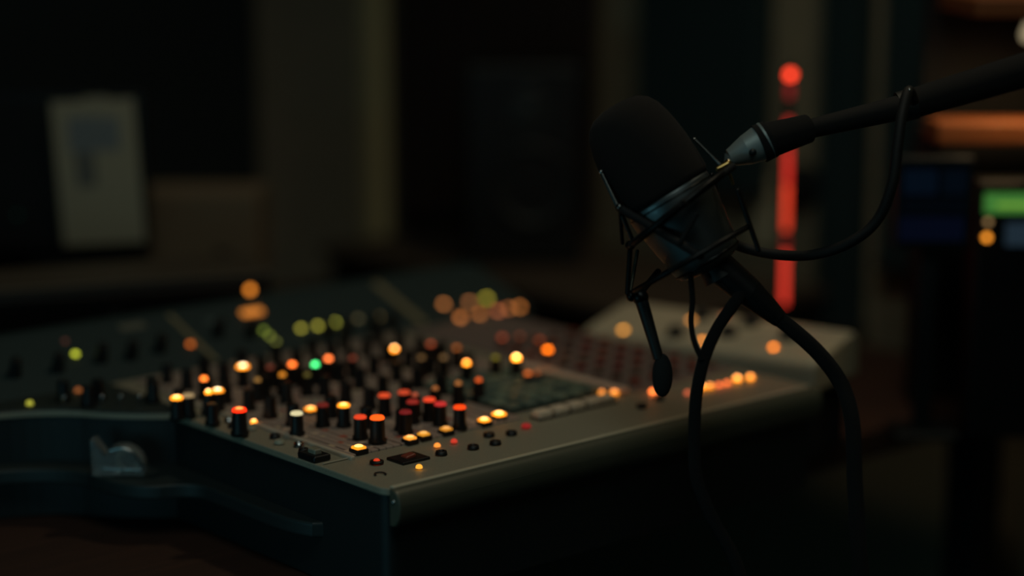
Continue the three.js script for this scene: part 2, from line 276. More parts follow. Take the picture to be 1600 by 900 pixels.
// key block
for (let i = 0; i < 6; i++) for (let j = 0; j < 7; j++) {
  const x = 0.2445 + i * 0.0205, z = -0.124 - j * 0.0195;
  if (z < -0.246) continue;
  const k = obj('key', rbox(0.0155, 0.005, 0.0145, 0.0018, 2), M([0x667a70, 0x74867c, 0x80907e, 0x5a6e66][Math.floor(rnd() * 4)], 0.5), con, [x, Y + 0.0038, z]);
}
for (const [x, z] of [[0.248, -0.085], [0.2695, -0.0855], [0.291, -0.086], [0.3135, -0.0865], [0.332, -0.087]]) {
  const k = obj('key', rbox(0.0165, 0.008, 0.013, 0.002, 2), M(0xf2dcc0, 0.5), con, [x, Y + 0.004, z]);
  obj('key_base', rbox(0.019, 0.003, 0.0155, 0.001, 2), knobBlack, k, [0, -0.0035, 0]);
}
// front margin: switches, sockets, small dark knobs, rocker
{
  const rk = obj('rocker_switch', rbox(0.03, 0.003, 0.024, 0.001), knobBlack, con, [0.068, Y + 0.001, -0.058]);
  obj('rocker', rbox(0.011, 0.004, 0.009, 0.0015), M(0x8a4030, 0.4), rk, [0, 0.002, 0], [0, 0, 0.15]);
  const sw = obj('switch_block', rbox(0.018, 0.006, 0.026, 0.002), knobBlack, con, [0.008, Y + 0.003, -0.113]);
  obj('slider', rbox(0.008, 0.006, 0.011, 0.0015), M(0x8a8674, 0.4), sw, [0, 0.004, 0.001]);
  obj('trim_bar', rbox(0.030, 0.0012, 0.0016, 0.0005, 1), M(0xb6ae98, 0.5), con, [0.018, Y + 0.001, -0.093]);
  for (const [x, z] of [[0.131, -0.046], [0.155, -0.044], [0.187, -0.059], [0.168, -0.068], [0.344, -0.05], [0.378, -0.06], [0.098, -0.05]]) { const k = obj('socket', lathe([[0.0025, 0.0008], [0.0028, 0.003], [0.0048, 0.003], [0.0055, 0]], 16), knobBlack, con, [x, Y + 0.001, z]); obj('hole', cyl(0.0026, 0.0026, 0.001, 12), blackMatte, k, [0, 0.0012, 0]); }
  obj('led_collar', lathe([[0.0032, 0], [0.0062, 0], [0.0062, 0.002], [0.0032, 0.0024]], 16), knobBlack, con, [0.039, Y + 0.001, -0.065]);
  // printed headphone symbol by the socket corner
  const sym = mergeGeometries([new THREE.TorusGeometry(0.0034, 0.0005, 6, 20, Math.PI).rotateX(-Math.PI / 2), rbox(0.0014, 0.0009, 0.0032, 0.0004, 1).translate(-0.0034, 0, 0.001), rbox(0.0014, 0.0009, 0.0032, 0.0004, 1).translate(0.0034, 0, 0.001)]);
  obj('headphone_symbol', sym, knobBlack, con, [0.021, Y + 0.0012, -0.037], [0, -0.4, 0]).scale.setScalar(1.3);
  // toggles and jack tops along the left margin
  for (let i = 0; i < 12; i++) { const z = -0.135 - i * 0.0185, x = 0.0125 + (i % 2) * 0.008; if (!free(x, z, 0.006)) continue; const k = obj('jack', lathe([[0.002, 0.001], [0.0022, 0.0032], [0.0042, 0.0032], [0.005, 0]], 14), [knobBlack, chrome, M(0x9c9c88, 0.5)][i % 3], con, [x, Y + 0.001, z]); }
  for (let i = 0; i < 5; i++) obj('toggle', capsule(V(0, 0, 0), V(0.001, 0.009, 0.002), 0.0014, 0.0022), chrome, con, [-0.012 - i * 0.014, Y + 0.001, -0.372 - i * 0.011]);
}
// sloped bridge at the back
const BZ = 0.10, BH = 0.0373;                       // depth and rise of the slope
{
  const s = new THREE.Shape(); s.moveTo(0, 0.001 - Y); s.lineTo(0, 0); s.lineTo(BZ, BH); s.lineTo(BZ + 0.02, BH); s.lineTo(BZ + 0.02, 0.001 - Y);
  const g = new THREE.ExtrudeGeometry(s, { depth: 0.58 + 0.19, bevelEnabled: true, bevelSize: 0.001, bevelThickness: 0.001, bevelSegments: 2 }); g.rotateY(Math.PI / 2); g.translate(-0.19, Y, -0.4705);
  const br = obj('bridge', g, bridgePaint, con);
  const slope = Math.atan2(BH, BZ);
  const put = (x, f, lift = 0) => { const d = f * 0.075 / Math.cos(0); return [x, Y + d * BH / BZ + lift * Math.cos(slope), -0.4705 - d + lift * Math.sin(slope)]; };
  for (const [x, w] of [[0.142, 0.006], [0.42, 0.011]]) obj('divider', rbox(w, 0.003, 0.098, 0.001, 2), M(0x8f8768, 0.5), br, put(x, 0.66, 0.0014), [slope, 0, 0]);
  for (const [x, f, s2, c] of [[0.007, 0.73, 6, [1.31, 1.43, 0.09]], [0.133, 0.52, 6, [1.29, 0.27, 0.03]], [0.271, 0.45, 6, [1.25, 1.12, 0.13]], [0.293, 0.44, 6, [1.29, 1.17, 0.13]], [0.317, 0.45, 6, [1.25, 1.22, 0.14]], [0.349, 0.45, 6, [0.20, 0.16, 0.07]], [0.376, 0.41, 6, [0.33, 0.23, 0.08]], [0.227, 0.55, 5, [0.47, 0.62, 0.07]], [0.227, 0.40, 5, [0.53, 0.60, 0.08]], [0.227, 0.24, 5, [0.39, 0.41, 0.08]], [0.473, 0.45, 7, [1.93, 0.65, 0.16]], [0.508, 0.39, 7, [1.48, 0.54, 0.17]], [0.536, 0.41, 7, [1.68, 1.40, 0.13]], [0.473, 0.05, 8, [1.89, 0.58, 0.13]], [0.502, 0.05, 8, [1.58, 0.50, 0.12]], [0.530, 0.05, 8, [1.53, 0.41, 0.15]], [0.548, 0.06, 7, [1.40, 0.43, 0.11]], [0.564, 0.05, 7, [2.10, 0.66, 0.13]], [0.009, 1.05, 5, [0.10, 0.03, 0.02]]])
    obj('led', ledGeos[s2] ||= ledGeo(s2 / 1000), glow(c), br, put(x, f, 0.0004), [slope, 0, 0]);
  obj('button_light', rbox(0.026, 0.004, 0.009, 0.0015, 2), glow([0.85, 0.27, 0.04]), br, put(0.236, 1.02, 0.002), [slope, 0, 0]);
  for (const [x, f] of [[-0.025, 0.45], [0.026, 0.5], [0.059, 0.46], [0.095, 0.5], [0.172, 0.63], [0.207, 0.49], [-0.07, 0.5], [-0.12, 0.5], [0.29, 0.15], [0.315, 0.15], [0.35, 0.12], [0.376, 0.12]]) obj('knob', knobGeo, knobBlack, br, put(x, f, 0.0004), [slope, 0, 0]);
  obj('name_plate', rbox(0.03, 0.002, 0.012, 0.0008, 1), M(0x6a6c60, 0.5), br, put(0.092, 1.15, 0.001), [slope, 0, 0]);
  obj('name_plate', rbox(0.022, 0.002, 0.01, 0.0008, 1), M(0x4c5c5c, 0.5), br, put(0.185, 0.98, 0.001), [slope, 0, 0]);
}

// ---------- things around the console ----------
// clear dispenser standing on the left rail
{
  const d = thing('tape_dispenser', 'small shiny clear dispenser with chrome edges on the ledge left of the mixer', 'dispenser', V(-0.056, -0.0503, -0.336), FACE);
  const clear = new THREE.MeshPhysicalMaterial({ color: 0xcfd8d6, roughness: 0.12, transmission: 0.85, thickness: 0.002, ior: 1.45 });
  const base = new THREE.Shape(); base.moveTo(-0.022, 0); base.lineTo(0.024, 0); base.quadraticCurveTo(0.027, 0.02, 0.010, 0.026); base.quadraticCurveTo(-0.004, 0.028, -0.010, 0.018); base.lineTo(-0.020, 0.033); base.lineTo(-0.023, 0.032);
  obj('shell', new THREE.ExtrudeGeometry(base, { depth: 0.014, bevelEnabled: true, bevelSize: 0.001, bevelThickness: 0.001, bevelSegments: 2 }), clear, d, [0, 0.001, -0.007]);
  obj('tape_roll', new THREE.TorusGeometry(0.0095, 0.0028, 10, 28), M(0x9a9c90, 0.35), d, [0.010, 0.0135, 0.001]);
  obj('cutter', mergeGeometries([capsule(V(-0.0215, 0.026, 0.008), V(-0.0205, 0.034, 0.008), 0.0016), capsule(V(-0.0195, 0.032, 0.008), V(-0.011, 0.020, 0.008), 0.0011)]), chrome, d);
  obj('edge_band', mergeGeometries([capsule(V(-0.012, 0.0075, 0.0085), V(0.023, 0.0065, 0.0085), 0.0012), tube([V(-0.006, 0.0245, 0.0085), V(0.006, 0.027, 0.0085), V(0.016, 0.022, 0.0085), V(0.024, 0.009, 0.0085)], 0.0013, 24, 8)]), chrome, d);
}
// rack unit behind the bridge
{
  const a = onY(424, 417, 0.066), b0 = onY(0, 446, 0.066);
  const dir = b0.clone().sub(a); dir.y = 0; const ang = Math.atan2(-(-dir.z), -dir.x);
  const turn = Math.atan2(dir.z, -dir.x);
  const t = thing('rack_unit', 'long black rack unit with one amber lamp and a dim red display behind the mixer', 'audio rack', V(a.x, DESK, a.z), turn);
  const h = 0.056 - DESK;
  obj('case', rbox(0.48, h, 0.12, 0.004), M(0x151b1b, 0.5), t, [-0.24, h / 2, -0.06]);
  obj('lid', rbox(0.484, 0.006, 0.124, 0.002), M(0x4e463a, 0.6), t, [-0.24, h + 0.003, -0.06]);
  const f = obj('front_panel', rbox(0.474, 0.055, 0.004, 0.0015), M(0x07090a, 0.4), t, [-0.24, h - 0.034, 0.001]);
  obj('led', ledGeo(0.008), glow([2.3, 0.68, 0.07]), f, [0.24 - 0.026, 0.020, 0.001], [Math.PI / 2, 0, 0]);
  for (let i = 0; i < 5; i++) obj('display_segment', rbox(0.008, 0.013, 0.002, 0.0008, 1), glow([0.05, 0.014, 0.011]), f, [-0.150 - i * 0.0115, -0.003, 0.002]);
  obj('knob', cyl(0.007, 0.008, 0.012), knobBlack, f, [0.06, 0, 0.007], [Math.PI / 2, 0, 0]);
}
// monitor with a sheet of paper
{
  const p = at(60, 402, 2.42); const t = facing('computer_monitor', 'black computer monitor at the left with a sheet of paper stuck to it', 'monitor', V(p.x, DESK, p.z));
  const y = p.y - DESK;
  obj('bezel', rbox(0.36, 0.205, 0.022, 0.005), M(0x07090a, 0.45), t, [-0.04, y + 0.1025, 0]);
  obj('screen', rbox(0.335, 0.18, 0.003, 0.001, 1), M(0x040708, 0.75), t, [-0.04, y + 0.1045, 0.0112]);
  obj('power_led', ledGeo(0.004), glow([0.004, 0.03, 0.02]), t, [-0.02, y + 0.055, 0.012], [Math.PI / 2, 0, 0]);
  obj('neck', rbox(0.05, y + 0.06, 0.02, 0.004), blackPlastic, t, [-0.04, (y + 0.06) / 2, -0.021]);
  obj('foot', rbox(0.2, 0.012, 0.12, 0.005), blackPlastic, t, [-0.04, 0.006, -0.03]);
  const pt = canvasTex(256, 420, (c, w, h) => {
    c.fillStyle = '#b0a68c'; c.fillRect(0, 0, w, h);
    for (let j = 0; j < 26; j++) { c.fillStyle = ['#8f938c', '#a7a596', '#7c8584'][Math.floor(rnd() * 3)]; const y0 = 40 + j * 7; if (j < 12) c.fillRect(50, y0, 130 * (0.6 + 0.4 * rnd()), 4); else if (j < 22) c.fillRect(70, y0, 60 * (0.5 + 0.5 * rnd()), 4); }
    c.fillStyle = '#83898a'; c.fillRect(44, 52, 160, 96); c.fillStyle = '#70706a'; c.fillRect(60, 150, 60, 100);
  });
  const q = onFace(159, 266, p);
  const sh = facing('paper_sheet', 'pale printed paper sheet hanging on the right half of the left monitor', 'paper', q);
  const g = new THREE.PlaneGeometry(0.100, 0.176, 6, 10), pp = g.attributes.position;
  for (let i = 0; i < pp.count; i++) pp.setZ(i, 0.0022 * Math.sin(pp.getY(i) * 14 + 1) + 0.002);
  g.computeVertexNormals();
  const thick = mergeGeometries([g, g.clone().translate(0, 0, -0.0004)]);
  obj('page', thick, new THREE.MeshStandardMaterial({ map: pt, roughness: 0.85, side: THREE.DoubleSide }), sh, [0, 0, 0.017], [0, 0, 0.045]);
  obj('tape', rbox(0.03, 0.012, 0.0006, 0.0002, 1), M(0x9a917a, 0.5), sh, [0.0, 0.086, 0.02], [0, 0, 0.045]);
}
// cardboard box behind
{
  const p = at(322, 420, 2.62); const y = at(322, 293, 2.62).y - DESK;
  const t = facing('cardboard_box', 'plain brown cardboard box behind the rack unit right of the paper sheet', 'box', V(p.x, DESK, p.z));
  obj('carton', rbox(0.158, y, 0.12, 0.003), M(0x7c6c56, 0.85), t, [0, y / 2, 0]);
  obj('flap', rbox(0.156, 0.002, 0.058, 0.0006, 1), M(0x86755e, 0.85), t, [0, y + 0.001, 0.03]);
  obj('flap', rbox(0.156, 0.002, 0.058, 0.0006, 1), M(0x86755e, 0.85), t, [0, y + 0.001, -0.03]);
  obj('hand_hole', rbox(0.018, 0.016, 0.002, 0.004), blackMatte, t, [0.032, y - 0.078, 0.0602]);
}
// curtain across the far corner
{
  const a = V(trimX + 0.008, 0, ZB + 0.05), b = V(XR - 0.05, 0, onRight(970, 200, XR).z);
  const L = a.distanceTo(b), s = new THREE.Shape(), n = 60, w = (i) => 0.012 * Math.sin(i / n * Math.PI * 2 * 9) + 0.004 * Math.sin(i * 0.9);
  for (let i = 0; i <= n; i++) i ? s.lineTo(i / n * L, w(i)) : s.moveTo(0, w(0));
  for (let i = n; i >= 0; i--) s.lineTo(i / n * L, w(i) - 0.004);
  const g = new THREE.ExtrudeGeometry(s, { depth: CEIL + 0.02 - 0.05, bevelEnabled: false }); g.rotateX(-Math.PI / 2);
  const t = thing('curtain', 'very dark brown curtain hanging in the far corner behind the loudspeaker', 'curtain', V(a.x, -0.02, a.z), Math.atan2(-(b.z - a.z), b.x - a.x));
  obj('cloth', g, M(0x30241f, 0.95), t);
  obj('rail', capsule(V(0, CEIL - 0.015, 0), V(L, CEIL - 0.015, 0), 0.009), darkMetal, t);
}
// riser shelf and loudspeaker
{
  const h = -0.035 - DESK;
  const t = thing('riser_shelf', 'low brown riser shelf on the desk under the loudspeaker', 'shelf', V(0.93, DESK, -0.80));
  obj('shelf_top', rbox(0.32, 0.018, 0.72, 0.003), M(0x4a3f34, 0.6), t, [0, h - 0.009, 0]);
  for (const z of [-0.34, 0, 0.34]) obj('support', rbox(0.3, h - 0.018, 0.018, 0.002), M(0x14100d, 0.7), t, [0, (h - 0.018) / 2, z]);
  const p = at(818, 400, 2.86);
  const sp = facing('loudspeaker', 'black two-way studio loudspeaker standing on the low riser shelf', 'speaker', V(p.x, -0.035, p.z));
  obj('cabinet', rbox(0.165, 0.285, 0.17, 0.008), M(0x0a0f10, 0.5), sp, [0, 0.1425, -0.02]);
  obj('woofer_surround', new THREE.TorusGeometry(0.055, 0.006, 12, 40), M(0x1a2021, 0.5), sp, [0.012, 0.115, 0.066]);
  obj('woofer_cone', lathe([[0.018, -0.014], [0.05, 0.0]], 36), M(0x20292a, 0.6, 0, { side: THREE.DoubleSide }), sp, [0.012, 0.115, 0.067], [Math.PI / 2, 0, 0]);
  obj('dust_cap', new THREE.SphereGeometry(0.019, 20, 12, 0, Math.PI * 2, 0, Math.PI / 2).scale(1, 0.5, 1), M(0x232e2f, 0.4), sp, [0.012, 0.115, 0.054], [Math.PI / 2, 0, 0]);
  obj('tweeter', lathe([[0, 0.004], [0.010, 0.003], [0.014, 0], [0.028, 0.003], [0.031, 0]], 28), M(0x222a2a, 0.4), sp, [0.006, 0.222, 0.0655], [Math.PI / 2, 0, 0]);
  obj('bass_port', rbox(0.09, 0.012, 0.003, 0.004), blackMatte, sp, [0, 0.028, 0.0655]);
}
// dark acoustic panels on the right wall, pale wall showing between them
{
  const mk = (pxa, pxb, y0, y1, label) => {
    const za = onRight(pxa, 300, XR).z, zb = onRight(pxb, 300, XR).z, w = Math.abs(zb - za);
    const t = thing('acoustic_panel', label, 'acoustic panel', V(XR - 0.0215, (y0 + y1) / 2, (za + zb) / 2), 0, undefined);
    obj('padding', rbox(0.042, y1 - y0, w, 0.008), M(0x1c3436, 0.95), t);
    obj('frame', mergeGeometries([rbox(0.044, 0.014, w + 0.004, 0.003).translate(0, (y1 - y0) / 2, 0), rbox(0.044, 0.014, w + 0.004, 0.003).translate(0, -(y1 - y0) / 2, 0)]), M(0x141a1b, 0.7), t);
  };
  mk(1022, 1206, onRight(1100, 285, XR).y, 1.3, 'dark acoustic panel on the right wall directly behind the microphone');
  mk(1306, 1362, -0.1, 1.3, 'narrow dark acoustic panel on the wall right of the red light bar');
  mk(1402, 1700, 0.0, 1.3, 'wide dark acoustic panel on the wall behind the wooden shelves');
  const wp = onRight(1197, 335, XR);
  const pl = thing('wall_plate', 'pale upright cover plate on the wall just left of the red light bar', 'wall plate', V(XR - 0.004, wp.y, wp.z), -Math.PI / 2);
  obj('cover', rbox(0.045, 0.10, 0.008, 0.003), M(0xd8cba8, 0.6), pl);
  obj('screw', mergeGeometries([cyl(0.003, 0.003, 0.002, 12).rotateX(Math.PI / 2).translate(0, 0.04, 0.004), cyl(0.003, 0.003, 0.002, 12).rotateX(Math.PI / 2).translate(0, -0.04, 0.004)]), darkMetal, pl);
  const c = onRight(1258, 290, XR);
  const d = thing('wall_speaker', 'small round black fitting on the pale wall strip right of the red light bar', 'wall fitting', V(XR, c.y, c.z), -Math.PI / 2);
  obj('housing', lathe([[0, 0.03], [0.024, 0.03], [0.03, 0.024], [0.031, 0], [0, 0]], 28).rotateX(Math.PI / 2), blackMatte, d);
  obj('grille', lathe([[0, 0.004], [0.02, 0.002], [0.022, 0]], 24).rotateX(Math.PI / 2), M(0x101616, 0.5), d, [0, 0, 0.03]);
}
// beige desk unit right of the console
{
  const turn = 0.245, W = 0.10, D = 0.288, h = 0.027, B = -0.032;
  const bx = thing('pedestal_box', 'black box on the desk carrying the pale beige controller right of the mixer', 'box', V(0.618, DESK, -0.206), turn);
  obj('box_body', rbox(W - 0.012, B - DESK, D - 0.02, 0.004), blackMatte, bx, [0, (B - DESK) / 2, 0]);
  obj('foot_strip', rbox(W - 0.03, 0.004, D - 0.05, 0.001, 1), blackPlastic, bx, [0, 0.002, 0]);
  const t = thing('desk_controller', 'pale beige desk controller with dark dials and amber lamps right of the mixer', 'controller', V(0.618, B + 0.0056, -0.206), turn);
  const s = new THREE.Shape();
  // wedge profile across its width: low at the mixer side, rising away from it
  s.moveTo(-W / 2, 0.0); s.lineTo(-W / 2, h - 0.006); s.quadraticCurveTo(-W / 2, h, -W / 2 + 0.008, h + 0.001); s.lineTo(W / 2 - 0.02, h + 0.014); s.quadraticCurveTo(W / 2, h + 0.017, W / 2, h); s.lineTo(W / 2, 0);
  const g = new THREE.ExtrudeGeometry(s, { depth: D - 0.016, bevelEnabled: true, bevelSize: 0.005, bevelThickness: 0.008, bevelSegments: 4, curveSegments: 8 }); g.translate(0, 0, -D / 2 + 0.008);
  obj('case', g, new THREE.MeshStandardMaterial({ map: grainTex(64, [196, 186, 160], 0.05), roughness: 0.5 }), t);
  const sl = Math.atan2(0.013, W - 0.028);
  const put = (u, v, lift = 0) => [u, h + 0.0055 + (u + W / 2 - 0.008) * 0.18 + lift, v];
  const inv = (px, py) => { const q = onY(px, py, 0.012); const l = t.worldToLocal(q.clone()); return [l.x, l.z]; };
  t.updateMatrixWorld();
  for (const [px, py, c, s2] of [[967, 511, [3.3, 1.25, 0.14], 7], [1080, 506, [2.4, 0.85, 0.12], 6], [1098, 526, [4.0, 1.2, 0.12], 7], [1109, 500, [1.6, 0.42, 0.12], 6], [1147, 500, [0.8, 0.25, 0.1], 5], [1209, 538, [5.6, 1.25, 0.06], 6]]) {
    let [u, v] = inv(px, py); u = Math.max(-W / 2 + 0.007, Math.min(W / 2 - 0.02, u)); v = Math.max(-D / 2 + 0.012, Math.min(D / 2 - 0.012, v));
    obj('led', ledGeos[s2] ||= ledGeo(s2 / 1000), glow(c), t, put(u, v), [0, 0, sl]);
  }
  for (const [px, py] of [[1050, 520], [1138, 522], [1232, 530], [1165, 480], [1180, 512]]) {
    let [u, v] = inv(px, py); u = Math.max(-W / 2 + 0.014, Math.min(W / 2 - 0.03, u));
    const k = obj('dial', lathe([[0, 0], [0.011, 0], [0.011, 0.003], [0.009, 0.005], [0.008, 0.010], [0, 0.0105]], 20), knobBlack, t, put(u, v, 0), [0, 0, sl]);
    obj('pointer', rbox(0.001, 0.001, 0.006, 0.0003, 1), M(0xaaa690, 0.5), k, [0, 0.0107, 0.003]);
  }
}
// slim red light bar
const redLine = at(1229, 300, 2.34);
{
  const d = 2.34, yT = at(1227, 112, d).y, yB = at(1230, 488, d).y, Y1 = (py) => at(1229, py, d).y - DESK;
  const t = facing('light_bar', 'slim upright red light bar standing behind the beige desk controller', 'light', V(redLine.x, DESK, redLine.z));
  obj('base', lathe([[0, 0], [0.03, 0], [0.03, 0.006], [0.012, 0.014], [0.006, 0.02], [0, 0.02]], 24), blackPlastic, t);
  obj('post', rbox(0.010, yT + 0.01 - DESK - 0.01, 0.006, 0.0015), blackMatte, t, [0, (yT + 0.01 - DESK) / 2 + 0.005, 0]);
  const red = [0.82, 0.036, 0.022];
  obj('light_tip', new THREE.SphereGeometry(0.0055, 16, 10), glow([3.6, 0.19, 0.07]), t, [0, Y1(113), 0.006]);
  const seg = (a, b2, c, w = 0.0075) => obj('light_segment', rbox(w, Y1(a) - Y1(b2), 0.004, 0.0015), glow(c), t, [0, (Y1(a) + Y1(b2)) / 2, 0.004]);
  seg(128, 150, [0.25, 0.012, 0.014]); seg(182, 228, [0.65, 0.03, 0.025]); seg(230, 285, red); seg(287, 362, [0.98, 0.065, 0.025]); seg(376, 384, [0.3, 0.014, 0.014]); seg(394, 482, [0.98, 0.055, 0.03]);
  const l1 = new THREE.PointLight(0xff2a18, 0.0012, 0, 2); l1.shadow.radius = 0.5; l1.position.copy(redLine).add(V(0, -0.02, 0)).addScaledVector(FWD, -0.02); l1.position.y = at(1229, 300, d).y; scene.add(l1);
}
// wooden hutch at the right with screens and devices
{
  const d = 2.2, p = at(1560, 450, d), y = (py, dd = d) => at(1560, py, dd).y - DESK, x = (px) => (px - 1560) / FPX * d;
  const t = facing('wooden_hutch', 'orange-brown wooden shelf unit at the right edge above the screens', 'shelf', V(p.x, DESK + 0.004, p.z));
  const yS = y(200), wS = 0.30;
  obj('shelf', rbox(wS, 0.024, 0.07, 0.003), new THREE.MeshStandardMaterial({ map: wood.map, color: 0xffffff, roughness: 0.55 }), t, [x(1447) + wS / 2, yS - 0.004, -0.01]);
  obj('shelf', rbox(wS, 0.02, 0.19, 0.003), wood, t, [x(1478) + wS / 2, y(8), -0.01]);
  obj('side', rbox(0.02, y(-60), 0.12, 0.003), M(0x0b0d0d, 0.8), t, [x(1447) + wS + 0.012, y(-60) / 2, -0.05]);
  obj('side', rbox(0.012, yS, 0.10, 0.003), M(0x0b0d0d, 0.8), t, [x(1458), (yS - 0.014) / 2, -0.06]);
  obj('back_board', rbox(wS, y(-60), 0.01, 0.002), M(0x070707, 0.9), t, [x(1458) + wS / 2, y(-60) / 2, -0.105]);
  // bulb under the upper shelf
  const bp = at(1606, 50, d - 0.10);
  const b = facing('bulb_lamp', 'small warm bulb hanging under the upper shelf at the right edge', 'lamp', bp);
  obj('bulb', lathe([[0, -0.012], [0.006, -0.010], [0.0085, -0.003], [0.006, 0.005], [0.004, 0.009], [0.004, 0.012]], 20), glow([0.3, 0.24, 0.14]), b);
  obj('socket', cyl(0.005, 0.005, 0.012), blackMatte, b, [0, 0.017, 0]);
  bulbLight.position.copy(bp).add(V(0, -0.014, 0)); bulbLight.target.position.copy(at(1560, 200, d - 0.03));
  // left dim blue monitor
  const scr = canvasTex(256, 256, (c, w, h) => { c.fillStyle = '#02060a'; c.fillRect(0, 0, w, h); c.fillStyle = '#14283e'; c.fillRect(14, 20, 120, 80); c.fillStyle = '#0f2030'; c.fillRect(150, 20, 90, 80); c.fillStyle = '#0a1420'; c.fillRect(10, 110, 236, 50); c.fillStyle = '#141e3a'; c.fillRect(6, 170, 230, 76); });
  const m = facing('computer_monitor', 'small dark blue screen under the wooden shelf left of the green display', 'monitor', (() => { const q = at(1455, 388, 2.12); return V(q.x, DESK, q.z); })());
  const mb = at(1458, 388, 2.12).y - DESK, mh = at(1458, 240, 2.12).y - at(1458, 388, 2.12).y;
  obj('bezel', rbox(0.084, mh, 0.016, 0.004), blackPlastic, m, [0, mb + mh / 2, 0]);
  obj('screen', box(0.078, mh - 0.012, 0.002), new THREE.MeshStandardMaterial({ color: 0x020304, roughness: 0.3, emissive: 0xffffff, emissiveMap: scr, emissiveIntensity: 0.16 }), m, [0, mb + mh / 2, 0.0082]);
  obj('stand', mergeGeometries([rbox(0.02, mb + 0.03, 0.01, 0.002).translate(0, (mb + 0.03) / 2, -0.014), rbox(0.07, 0.008, 0.06, 0.003).translate(0, 0.004, -0.01)]), blackPlastic, m);
  // device with green display
  const q = at(1580, 392, 2.12), g = facing('display_unit', 'black device with a green display strip and an amber lamp at the right edge', 'display', V(q.x, DESK, q.z));
  const gb = q.y - DESK, X = (px) => (px - 1580) / FPX * 2.12, Yg = (py) => at(1580, py, 2.12).y - DESK;
  obj('case', rbox(0.12, Yg(280), 0.05, 0.004), M(0x060809, 0.5), g, [X(1523) + 0.06, Yg(280) / 2, -0.02]);
  obj('green_display', box(0.062, Yg(298) - Yg(330), 0.003), glow([0.045, 0.17, 0.03]), g, [X(1533) + 0.031, (Yg(298) + Yg(330)) / 2, 0.0055]);
  obj('display_line', box(0.058, 0.004, 0.002), glow([0.16, 0.33, 0.035]), g, [X(1552) + 0.029, Yg(317), 0.0075]);
  obj('blue_display', box(0.04, Yg(345) - Yg(382), 0.003), glow([0.012, 0.022, 0.032]), g, [X(1568) + 0.02, (Yg(345) + Yg(382)) / 2, 0.0055]);
  obj('led', ledGeo(0.007), glow([2.6, 0.85, 0.07]), g, [X(1539), Yg(369), 0.005], [Math.PI / 2, 0, 0]);
  obj('led', ledGeo(0.006), glow([0.5, 0.3, 0.12]), g, [X(1540), Yg(344), 0.005], [Math.PI / 2, 0, 0]);
  const gl = new THREE.RectAreaLight(new THREE.Color(0.25, 1, 0.15), 0.15, 0.06, 0.02); gl.position.copy(at(1570, 314, 2.10)); gl.lookAt(CAM); scene.add(gl);
}
// ---------- microphone on its boom ----------
const MD = 1.65, PXM = MD / FPX;
const micO = at(1065, 341, MD);
// mic axes: y along the body towards the foam, x to its right, z towards the viewer's side
const ay = camR.clone().multiplyScalar(-0.52).addScaledVector(camU, 0.854).normalize();
const ax = camR.clone().multiplyScalar(0.854).addScaledVector(camU, 0.52).normalize();
const az = new THREE.Vector3().crossVectors(ax, ay);
const micQ = new THREE.Quaternion().setFromRotationMatrix(new THREE.Matrix4().makeBasis(ax, ay, az));
const ml = (px, py, zpx = 0) => { const dx = (px - 1065), dy = (py - 341); return V((dx * 0.854 - dy * 0.52) * PXM, (-dx * 0.52 - dy * 0.854) * PXM, zpx * PXM); };
const k = PXM;
const foamTex = grainTex(128, [50, 44, 40], 1.4);
{
  const m = thing('condenser_microphone', 'large tilted studio microphone with a black foam windscreen', 'microphone', micO); m.quaternion.copy(micQ);
  const fm = new THREE.MeshStandardMaterial({ color: 0x14110f, roughness: 1, bumpMap: foamTex, bumpScale: 0.0012 }); foamTex.repeat.set(10, 8);
  const foam = lathe([[0, 42], [60, 42], [72, 44], [76, 54], [76, 80], [75, 110], [72, 136], [68.5, 156], [63, 175], [54, 190], [40, 200], [20, 205], [0, 206]].map(([r, y]) => [r * k, y * k]), 56);
  obj('foam_windscreen', foam, fm, m);
  const bodyM = new THREE.MeshPhysicalMaterial({ color: 0x687072, roughness: 0.48, metalness: 1, clearcoat: 0.15 });
  obj('body', lathe([[0, 46], [70, 46], [72, 40], [72, 24], [70, 10], [64, -25], [58, -66], [56, -76], [51, -84], [40, -89], [24, -91], [0, -91]].map(([r, y]) => [r * k, y * k]), 56), bodyM, m);
  obj('body_band', new THREE.TorusGeometry(71.5 * k, 1.6 * k, 8, 56).rotateX(Math.PI / 2), darkMetal, m, [0, 34 * k, 0]);
  obj('body_ring', new THREE.TorusGeometry(55 * k, 2.5 * k, 8, 48).rotateX(Math.PI / 2), darkMetal, m, [0, -77 * k, 0]);
  obj('connector_socket', cyl(24 * k, 28 * k, 22 * k, 28), blackPlastic, m, [4 * k, -100 * k, 0]);
}
